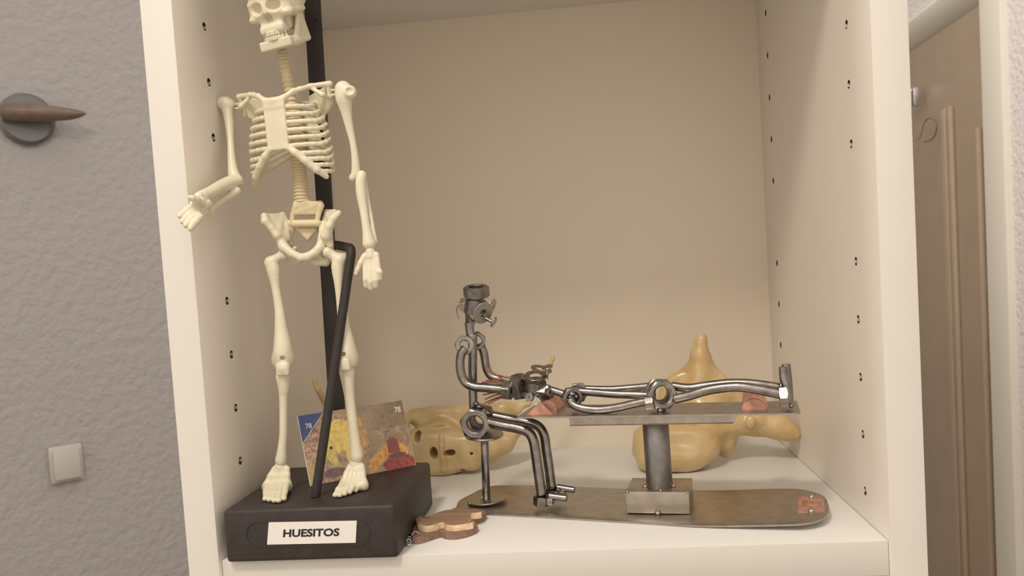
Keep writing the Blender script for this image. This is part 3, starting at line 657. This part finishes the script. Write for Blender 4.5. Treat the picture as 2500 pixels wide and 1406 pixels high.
# body drum
cB = q(1652, 1092, 17.6)
axd = nrm([.15, -.75, .45]); fa, fb, fcx = frame(axd)
g.ell(cB, (3.1, 2.0, 1.75), k=.2); g.ell(q(1640, 1118, 16.9), (2.6, 1.3, 1.15), k=.5); g.ell(q(1585, 1085, 18.2), (1.25, 1.5, 1.5), k=.5); g.ell(q(1700, 1085, 17.8), (1.6, 1.5, 1.5), k=.5)
g.ell(q(1650, 1040, 18.4), (2.2, .8, .8), k=.4)
# arch and spinous process
g.chain([q(1655, 985, 19.2), q(1700, 960, 19.5), q(1755, 965, 19.5), q(1815, 985, 19.5)], [1.0, 1.1, 1.1, .8], k=.6)
g.chain([q(1690, 960, 19.5), q(1705, 915, 19.6), q(1710, 870, 19.6), q(1713, 828, 19.6)], [1.25, .95, .66, .46], k=.4)
g.tri(q(1640, 935, 19.5), q(1705, 890, 19.6), q(1690, 970, 19.4), .45, k=.4).tri(q(1720, 880, 19.6), q(1785, 965, 19.6), q(1700, 975, 19.4), .45, k=.4)
g.chain([q(1640, 930, 19.5), q(1632, 950, 19.2), q(1630, 985, 19.0)], [.35, .5, .6], k=.4)
g.chain([q(1720, 1000, 19), q(1730, 1050, 18.6)], [1.4, 1.2], k=.6); g.chain([q(1640, 985, 19), q(1620, 1050, 18.6)], [1.0, 1.0], k=.6)
# lower lump (articular process)
g.chain([q(1765, 1040, 19), q(1768, 1078, 19.3), q(1770, 1096, 19.6)], [1.15, .8, .62], k=.4)
# transverse process to the right
g.chain([q(1760, 1030, 19.2), q(1810, 1025, 19.4), q(1850, 1025, 19.4)], [1.1, 1.0, 1.0], k=.5)
g.chain([q(1850, 1028, 19.4), q(1900, 1042, 19.0), q(1930, 1055, 18.6), q(1944, 1061, 18.4)], [1.15, .95, .62, .35], k=.4)
g.ell(q(1845, 1025, 18.5), (.85, .4, .8), k=.12); g.ell(q(1832, 1030, 18.0), (.35, .25, .5), k=.15)
g.chain([q(1800, 990, 19.4), q(1850, 1000, 19.4)], [.8, .75], k=.4)
g.ell(q(1706, 1095, 16.2), (.45, .3, .75), k=.08)
g.ell(q(1650, 1085, 15.3), (2.2, .75, .5), k=.9, sub=True)
g.ell(q(1690, 1008, 20), (.9, 2.2, .55), k=.2, sub=True)
zz = q(1652, 1092, 17.6); g.box([zz[0], 18, -1.0], (9, 9, 1.03), .02, k=.05, sub=True)
mk('vertebra_model', g.mesh(wob=.13, wsc=.8), WAX, None, ang=0, label='glossy yellow vertebra model with upright spine, standing behind the metal treatment table', cat='bone model')

# ================================================================== METAL FIGURINE
fg = root('metal_figurine', (24.5, 7.5, 0), 'welded nut and bolt sculpture of a therapist treating a patient on a table', 'sculpture')
# base plate: outline on the shelf, right end curled up slightly
zlift = lambda x: .10 + .5*max(0, (x - 25)/10)**1.5
ol = [(1113, 1238), (1122, 1221), (1150, 1206), (1178, 1192), (1210, 1184), (1300, 1184), (1400, 1187), (1500, 1191), (1600, 1196), (1700, 1196), (1800, 1195), (1880, 1192), (1950, 1193), (1985, 1200), (2012, 1212), (2022, 1228), (2024, 1245), (2015, 1260), (1990, 1271), (1955, 1277), (1900, 1279), (1800, 1281), (1700, 1281), (1600, 1276), (1500, 1270), (1400, 1264), (1300, 1258), (1200, 1253), (1150, 1251), (1122, 1247)]
P = []
for u, v in ol:
    p = Z(u, v, .1)
    for _ in range(4): p = Z(u, v, zlift(p[0]) + .05)
    P.append(p)
P = spline(P + [P[0]], 3)[:-1]
P = np.array(P); cpl = P.mean(0)
# subdivide across so that the curl is followed
rings = []; top = []; 
def inner(fr): 
    r = np.array([[24 + (p[0]-24)*(1 - .02*fr) , (p[1] - (10.1 - .2*(p[0]-13)))*(1-fr) + (10.1 - .2*(p[0]-13)), 0] for p in P]); r[:, 2] = [zlift(x) + .05 for x in r[:, 0]]; return r
rg = [inner(f) for f in (1.0, .75, .5, .25, .03)]
Pt = P.copy(); Pb = P.copy(); Pb[:, 2] -= .14; Pt0 = Pt.copy(); Pt0[:, 2] -= .03
rb = [r - [0, 0, .17] for r in rg]
bp_ = mk('base_plate', quadgrid(rb[:] + [Pb, Pt0] + rg[::-1], cap=False), SHEET, fg, ang=50)
def BPZ(u, v, d=0.0):
    p = Z(u, v, .1)
    for _ in range(5): p = Z(u, v, zlift(p[0]) + .05 + d)
    return p
mpc = [BPZ(1948, 1250, .03), BPZ(2014, 1249, .03), BPZ(2011, 1214, .03), BPZ(1950, 1211, .03)]
mp_ = mk('maker_plate', quadgrid([np.array(mpc) - [0, 0, .03], np.array(mpc)]), COPPER, bp_, smooth=False, label='small copper plate with engraved scratches')
scr = []
for a, b_, r in (((1960, 1222), (1963, 1235), .02), ((1966, 1220), (1960, 1238), .02), ((1972, 1221), (1968, 1236), .02), ((1980, 1226), (1985, 1228), .02), ((1998, 1228), (2004, 1230), .02), ((1999, 1233), (2003, 1236), .02), ((1955, 1228), (1966, 1226), .015)):
    scr.append(tube([BPZ(*a, .035), BPZ(*b_, .035)], r, 6, endr=0))
mk('engraving', join(*scr), COPPERW, mp_)
for u, v in ((1981, 1212), (1980, 1247)): mk('stud', ball(BPZ(u, v, .06), .16, 12, (1, 1, .8)), CHROME, bp_)

# --- treatment table
tc0, tc1 = S(1600, 1040), S(1612, 1192, 0)
col_x, col_y = (tc0 + tc1)[:2]/2
cb = np.array([24.92, 6.98, 1.35]); ct = np.array([24.87, 7.0, 5.5])
tb = mk('treatment_table', tube([cb, ct], .79, 40, endr=.03), TUBEM, fg, ang=50)
fr0, fr1 = np.array([22.8, 6.1, 0]), np.array([26.5, 5.45, 0]); bd = nrm(fr1 - fr0); bn = np.array([-bd[1], bd[0], 0])
bcn = (fr0 + fr1)/2 + bn*1.65; bw = np.linalg.norm(fr1 - fr0)/2
mk('pedestal_box', join(obox(bcn + [0, 0, .86], (bw, 1.65, .66), (bd, bn, up), .05), weld([bcn - bn*1.68 + [0, 0, .25]], .2), weld([bcn - bn*1.62 + bd*bw*.93 + [0, 0, 1.5], bcn - bn*1.62 - bd*bw*.93 + [0, 0, 1.5]], .12), weld([cb - bn*.1 + bd*.85 + [0, 0, .25], cb - bd*.85 - bn*.1 + [0, 0, .2], cb + [0, -.8, .12]], .17)), SHEET, tb, ang=40)
TZ = 6.2
e0, e1, e2 = Z(1262, 1018, TZ), Z(1955, 1008, TZ), Z(1955, 978, TZ)
tdx = nrm(e1 - e0); tw = e2 - e1; tn = nrm(tw - tdx*(tw @ tdx)); tw = tn*(tw @ tn); e3 = e0 + tw
mk('table_top', quadgrid([np.array([e0, e1, e1 + tw, e3]) - [0, 0, .10], np.array([e0, e1, e1 + tw, e3])]), SHEET, tb, smooth=False)
TP = lambda u, v, z=TZ: Z(u, v, z)
k0, k1 = S(1392, 1040, -1.45), S(1790, 1034, -1.45); k2, k3 = S(1802, 1011, -1.45), S(1389, 1018, -1.45)
th_ = tn*.1; wd_ = tn*2.9
mk('support_channel', join(quadgrid([np.array([k0, k1, k2, k3]), np.array([k0, k1, k2, k3]) + th_]), quadgrid([np.array([k0, k1, k2, k3]) + wd_, np.array([k0, k1, k2, k3]) + wd_ + th_]), quadgrid([np.array([k0, k1, k1 + wd_, k0 + wd_]), np.array([k0, k1, k1 + wd_, k0 + wd_]) + [0, 0, .08]]), weld([k3 + tdx*1.3 - [0, 0, .05], k3 + tdx*8.5 - [0, 0, .05]], .17)), SHEET, tb, smooth=False)
# copper rests
h0, h1, h2 = TP(1289, 1011), TP(1347, 1012), None
hc_ = (h0 + h1)/2; hw_ = np.linalg.norm(h1 - h0)/2
def wedge(c, half, ht, depth, n=3, top=.0):
    if n == 3: pr = [(-1, 0), (1, 0), (.12, 1), (.02, 1.0)]
    else: pr = [(-1, 0), (1, 0)] + [(math.cos(t)*(.98 if t < 2 else .98), math.sin(t)**.8) for t in np.linspace(.25, math.pi-.25, 9)]
    pr = [c + tdx*x*half + up*z*ht for x, z in pr]
    return np.array(pr)
pA = wedge(hc_, hw_, .76, 0)
mk('copper_headrest', join(extrude(pA, tn*.1), quadgrid([wedge(hc_ + tn*.7 + tdx*.25, hw_*.85, .80, 0, 9), wedge(hc_ + tn*3.3 + tdx*.25, hw_*.85, .80, 0, 9)])), COPPER, tb, ang=40)
a0, a1 = TP(1811, 1001), TP(1871, 999); ac = (a0 + a1)/2; ah = np.linalg.norm(a1 - a0)/2
mk('copper_ankle_rest', quadgrid([wedge(ac, ah, .62, 0, 9), wedge(ac + tn*.1, ah, .66, 0, 9), wedge(ac + tn*.12 + tdx*.1, ah*1.0, 1.0, 0, 9), wedge(ac + tn*3.0, ah*1.0, 1.0, 0, 9)]), COPPER, tb, ang=40)

# --- stool
s0, s1 = S(1187, 1216, .2), S(1183, 1064, .2)
s0 = np.array([s0[0], s0[1], .25])
st = mk('stool', tube([s0, s1], .27, 20), STEEL, fg, ang=50)
mk('stool_seat', disc(S(1182, 1061, .15), nrm([.03, -.12, 1]), 1.27, .13, up=SD), SHEET, st)
fz_ = s0.copy(); fz_[2] = .36; mk('stool_foot', join(disc(fz_ + [.05, .1, 0], nrm([-.06, -.03, 1]), 1.32, .1, up=SD), weld([fz_ + [-.95, -.85, 0], fz_ + [-.28, -.1, .15]], .12)), SHEET, st)

# --- seated therapist
rpx = lambda w: w/2/39.5
def PS(lst, off=None): return [S(q[0], q[1], q[2] if off is None else off) for q in lst]
IN = SN; OUT = -SN
tor = mk('seated_figure', join(tube(PS([(1154, 815, 0), (1154, 860, .1), (1154, 920, .15), (1156, 1000, .15)]), rpx(23), 20), tube(PS([(1146, 786, 0), (1147, 805, 0), (1152, 830, 0)]), lambda t: rpx(26) - rpx(3)*math.sin(t*3.1), 18),
    weld(PS([(1162, 985, .0), (1170, 993, -.1), (1182, 1002, .2), (1190, 1008, 0), (1158, 1000, 0)]), .27)), STEEL, fg, ang=50)
mk('hat_nut', nut(S(1163, 712, 0), nrm([.03, -.22, 1]), .76, .70, .62, spin=.35, up=SD), STEELD, tor, ang=25)
mk('head', join(nut(S(1159, 748, 0), nrm([.25, -.15, 1]), .66, .95, .3, spin=.2, up=SD), tube(PS([(1160, 745, 0), (1152, 770, 0), (1147, 795, 0)]), lambda t: .62 - .34*t, 6, sm=False), nut(S(1160, 768, -.2), nrm([.2, -.9, .3]), .40, .6, .1)), STEELD, tor, ang=25)
mk('ear_nut', nut(S(1133, 744, -.55), nrm(SD - up*.15 - SN*.1), .40, .40, .12, spin=.3), CHROME, tor, ang=25)
mk('ear_wire', tube(PS([(1127, 745, -.4), (1119, 746, -.4), (1115, 755, -.4), (1117, 768, -.4), (1120, 778, -.4)]), .035, 8), STEELD, tor)
SATIN = mat('satin_washer_steel', (0.50, 0.47, 0.43), 0.42, metal=0.9, bump=0.1, bscale=300)
gx = nrm(SD*.82 - SN*.45 - up*.05 + up*.33)
mk('spectacle_lens', disc(S(1179, 764, -.35), nrm(SD*.78 - SN*.55 - up*.40), .74, .07, .27), SATIN, tor)
mk('spectacle_lens', disc(S(1199, 750, .55), nrm(SD*.86 - SN*.10 - up*.45), .60, .07, .26), SATIN, tor)
mk('nose_bolt', join(tube(PS([(1176, 772, 0), (1203, 786, 0)]), .11, 14), disc(S(1206, 786, 0), nrm(S(1206, 788, 0) - S(1176, 772, 0)), .37, .07)), STEEL, tor)
mk('shoulder_nut', nut(S(1134, 843, -.45), nrm(OUT + SD*.45 + up*.18), .58, .7, .52, spin=.2), STEEL, tor, ang=25)
mk('shoulder_nut', nut(S(1164, 832, .55), nrm(IN - SD*.35), .55, .6, .6, spin=.4), STEELD, tor, ang=25)
mk('arm', tube(PS([(1137, 850, -.75), (1127, 862, -.85), (1123, 885, -.9), (1126, 912, -.9), (1137, 934, -.9), (1158, 944, -.9), (1190, 947, -.85), (1232, 951, -.8)]), rpx(23), 20), STEEL, tor, ang=50)
mk('arm', tube(PS([(1172, 838, .8), (1181, 862, .9), (1185, 885, .95), (1190, 905, 1.0), (1202, 920, 1.0), (1225, 926, 1.0), (1262, 934, .9), (1285, 938, .8)]), rpx(22), 20), STEEL, tor, ang=50)
mk('hand_nut', nut(S(1239, 953, -.75), nrm(SD + up*-.08), .56, .55, .4, spin=.3), STEEL, tor, ang=25)
mk('hand_nut', nut(S(1268, 930, .9), nrm(SD), .5, .5, .4, spin=.1), STEELD, tor, ang=25)
hax = nrm(OUT + SD*.22 - up*.02)
mk('hip_nut', nut(S(1161, 1033, -.75), hax, .88, .8, .60, spin=.25), STEEL, tor, ang=25)
mk('hip_nut', nut(S(1176, 1019, .5), hax, .84, .6, .5, spin=.25), STEELD, tor, ang=25)
mk('leg', tube(PS([(1190, 1030, -.6), (1225, 1038, -.7), (1262, 1045, -.75), (1288, 1054, -.8), (1301, 1072, -.8), (1307, 1100, -.8), (1314, 1150, -.8), (1323, 1208, -.8)]), rpx(26), 20), STEEL, tor, ang=50)
mk('leg', tube(PS([(1200, 1014, .4), (1240, 1022, .4), (1285, 1030, .35), (1313, 1040, .3), (1328, 1062, .3), (1334, 1100, .3), (1340, 1140, .3), (1347, 1192, .3)]), rpx(25), 20), STEEL, tor, ang=50)
for (u, v, o_), (ua, va, ub, vb) in (((1322, 1221, -.8), (1340, 1210, 1384, 1216)), ((1352, 1204, .35), (1360, 1189, 1403, 1196))):
    c = S(u, v, o_); c[2] = max(c[2], .15 + .38)
    mk('foot', join(nut(c, nrm([.1, -.1, 1]), .46, .62, .5, spin=.2, up=SD), obox(c + SD*.42 + [0, 0, -.02], (.38, .26, .22), (SD, SN, up), .1), tube([S(ua, va, o_), S(ub, vb, o_)], .21, 18)), STEEL, tor, ang=30)

# --- reclining patient
bod = mk('reclining_figure', join(tube(PS([(1405, 955, .1), (1440, 957, .1), (1500, 962, 0), (1560, 964, 0), (1600, 966, 0)]), rpx(20), 20), tube(PS([(1340, 950, 0), (1362, 957, 0), (1390, 966, 0)]), rpx(19), 18),
    weld(PS([(1397, 962, -.55), (1394, 968, -.45)]), .25), weld([S(1403, 992, -.2), S(1612, 1001, -.7), S(1618, 996, .3)], .2)), STEEL, fg, ang=50)
mk('cap_nut', nut(S(1268, 944, .05), nrm(SD*.97 + up*.18 - SN*.15), .80, .62, .5, spin=.1), STEELD, bod, ang=25)
mk('head', join(nut(S(1308, 943, -.1), nrm(up + SD*.12 - SN*.25), .60, .85, .45, spin=.5, up=SD), nut(S(1327, 955, -.2), nrm(SD - up*.15), .42, .75, .3)), STEELD, bod, ang=25)
mk('ear_nut', nut(S(1293, 969, -.65), nrm(OUT + up*.1), .26, .3, .2), STEELD, bod, ang=25)
mk('chin_nut', nut(S(1333, 963, -.35), nrm(SD*.9 + up*.35 - SN*.3), .33, .75, .3), STEEL, bod, ang=25)
mk('spectacle_lens', disc(S(1308, 917, -.45), nrm(up*.93 - SN*.30 + SD*.12), .74, .07, .40), STEEL, bod)
mk('spectacle_lens', disc(S(1322, 901, .8), nrm(up*.9 - SN*.12 + SD*.3), .70, .07, .36), STEEL, bod)
mk('nose_bolt', join(tube(PS([(1334, 925, -.1), (1336, 898, -.1)]), .11, 12), disc(S(1336, 896, -.1), nrm(up - SN*.3 - SD*.1), .36, .06)), STEEL, bod)
mk('mouth_wire', tube(PS([(1298, 980, -.7), (1303, 986, -.75), (1312, 988, -.75), (1318, 983, -.7), (1312, 976, -.7), (1318, 971, -.6)]), .035, 8), CHROME, bod)
def hp(x, y): return (1100 + x/4.6875, 850 + y/4.6875)
for a, b_, o0, o1 in (((640, 385), (420, 250), .2, -.2), ((760, 380), (475, 280), .3, .1), ((600, 400), (405, 370), 0, .2), ((590, 410), (360, 390), -.1, .1), ((600, 500), (370, 535), -.3, -.1), ((580, 520), (395, 585), -.3, -.2), ((600, 545), (385, 632), -.4, -.2), ((610, 560), (430, 638), -.4, -.4), ((600, 490), (430, 515), 0, .3)):
    p, q_ = hp(*a), hp(*b_); mk('hair_wire', tube([S(*p, o0), (S(*p, o0) + S(*q_, o1))/2 + [0, 0, .04], S(*q_, o1)], .055, 8), COPPERW, bod)
mk('shoulder_nut', nut(S(1397, 970, -.35), nrm(OUT + SD*.55 - up*.1), .60, .5, .62), STEELD, bod, ang=25)
mk('shoulder_nut', nut(S(1412, 958, .55), nrm(IN - SD*.2), .56, .5, .6), STEELD, bod, ang=25)
mk('arm', tube(PS([(1392, 975, -.85), (1400, 988, -.95), (1425, 997, -1.0), (1465, 1000, -1.0), (1510, 994, -1.0), (1545, 986, -1.0), (1580, 979, -1.0)]), rpx(20), 20), STEEL, bod, ang=50)
mk('arm', tube(PS([(1415, 948, .9), (1450, 950, .95), (1500, 950, .95), (1550, 946, .95), (1592, 942, .9)]), rpx(18), 20), STEEL, bod, ang=50)
mk('hand_nut', nut(S(1587, 984, -1.1), nrm(SD + up*.12), .38, .5, .2, spin=.1), STEEL, bod, ang=25)
mk('hand_nut', nut(S(1590, 965, -.55), nrm(SD), .42, .45, .3, spin=.4), STEELD, bod, ang=25)
hx2 = nrm(OUT + SD*.42 + up*.12)
mk('hip_nut', nut(S(1616, 964, -.45), hx2, .80, .62, .66, spin=.1), STEEL, bod, ang=25)
mk('hip_nut', nut(S(1609, 957, .35), hx2, .80, .5, .6, spin=.1), STEELD, bod, ang=25)
mk('leg', tube(PS([(1646, 974, -.5), (1680, 966, -.55), (1720, 954, -.6), (1760, 947, -.6), (1800, 944, -.6), (1840, 949, -.6), (1908, 962, -.6)]), rpx(23), 20), STEEL, bod, ang=50)
mk('leg', tube(PS([(1640, 942, .45), (1680, 947, .45), (1720, 942, .5), (1770, 936, .55), (1810, 935, .55), (1850, 938, .55), (1905, 946, .55)]), rpx(21), 20), STEEL, bod, ang=50)
mk('foot', join(nut(S(1914, 968, -.6), nrm(SD + up*.05), .56, .5, .3, spin=.0), tube(PS([(1925, 990, -.1), (1922, 950, -.1), (1914, 925, 0), (1912, 895, .1)]), .25, 16), weld([S(1932, 990, -.5)], .14)), STEEL, bod, ang=30)
mk('foot', join(nut(S(1916, 952, .5), nrm(SD), .54, .5, .3), tube(PS([(1926, 980, .6), (1924, 940, .6), (1921, 910, .6), (1919, 889, .7)]), .26, 16), weld([S(1926, 988, .2)], .14)), STEELD, bod, ang=30)

# ================================================================== WOODEN KEY FOB
kp = lambda x, y, z: Z(980 + x/10.417, 1220 + y/10.417, z)
low = [(300, 1125), (450, 1122), (600, 1085), (800, 1020), (1000, 955), (1120, 995), (1300, 1012), (1500, 990), (1750, 925), (1950, 820), (1900, 740), (1860, 640), (1980, 590), (2150, 520), (2130, 440), (1950, 400), (1600, 400), (1300, 420), (1000, 470), (760, 560), (560, 610), (420, 700), (330, 860), (290, 1000)]
upo = [(370, 480), (450, 425), (520, 412), (560, 462), (710, 475), (745, 410), (880, 335), (1080, 275), (1300, 240), (1312, 208), (1500, 202), (1525, 235), (1750, 238), (1920, 228), (2010, 262), (2030, 300), (1900, 330), (1770, 345), (1755, 420), (1750, 500), (1700, 528), (1815, 540), (1810, 570), (1600, 610), (1350, 645), (1150, 630), (1080, 575), (1000, 575), (850, 625), (700, 660), (540, 650), (420, 600), (380, 540)]
kr = root('wooden_key_fob', kp(1100, 700, 0), 'small brown layered wooden key fob with metal ring, in front of the steel base plate', 'key fob')
def slab(ol, z0, z1, zr, bev=.0):
    P = np.array([kp(x, y, zr) for x, y in ol]); P = np.array(spline(list(P) + [P[0]], 3)[:-1]); A = P.copy(); A[:, 2] = z0; B = P.copy(); B[:, 2] = z1
    V, F = quadgrid([A, B]); return V, F, [1]*(len(F)-2) + [0, 0]
mk('lower_layer', slab(low, .02, .40, 0.02), [WOODD, WOODD], kr, ang=40)
mk('upper_layer', slab(upo, .42, .80, .80), [WOOD, WOODL], kr, ang=40)
rc = kp(350, 900, .35)
rg_ = [rc + .2*(math.cos(t)*nrm([.8, .2, .3]) + math.sin(t)*nrm([-.2, .1, 1])) for t in np.linspace(0, 2*math.pi, 25)]
mk('metal_ring', tube(rg_, .028, 8, sm=False, endr=0), CHROME, kr)
lk = []
for (x, y, z, r, a) in ((235, 900, .35, .10, 0), (215, 980, .28, .09, 1.2), (195, 1060, .2, .11, .4), (210, 1110, .16, .12, 1.6), (175, 1120, .14, .11, 2.4)):
    c = kp(x, y, z); e1_ = nrm([math.cos(a), math.sin(a), .4]); e2_ = nrm(np.cross(e1_, [.3, -.9, .5])); lk.append(tube([c + r*(math.cos(t)*e1_ + 1.3*math.sin(t)*e2_) for t in np.linspace(0, 2*math.pi, 17)], .026, 6, sm=False, endr=0))
mk('chain_links', join(*lk), CHROME, kr)
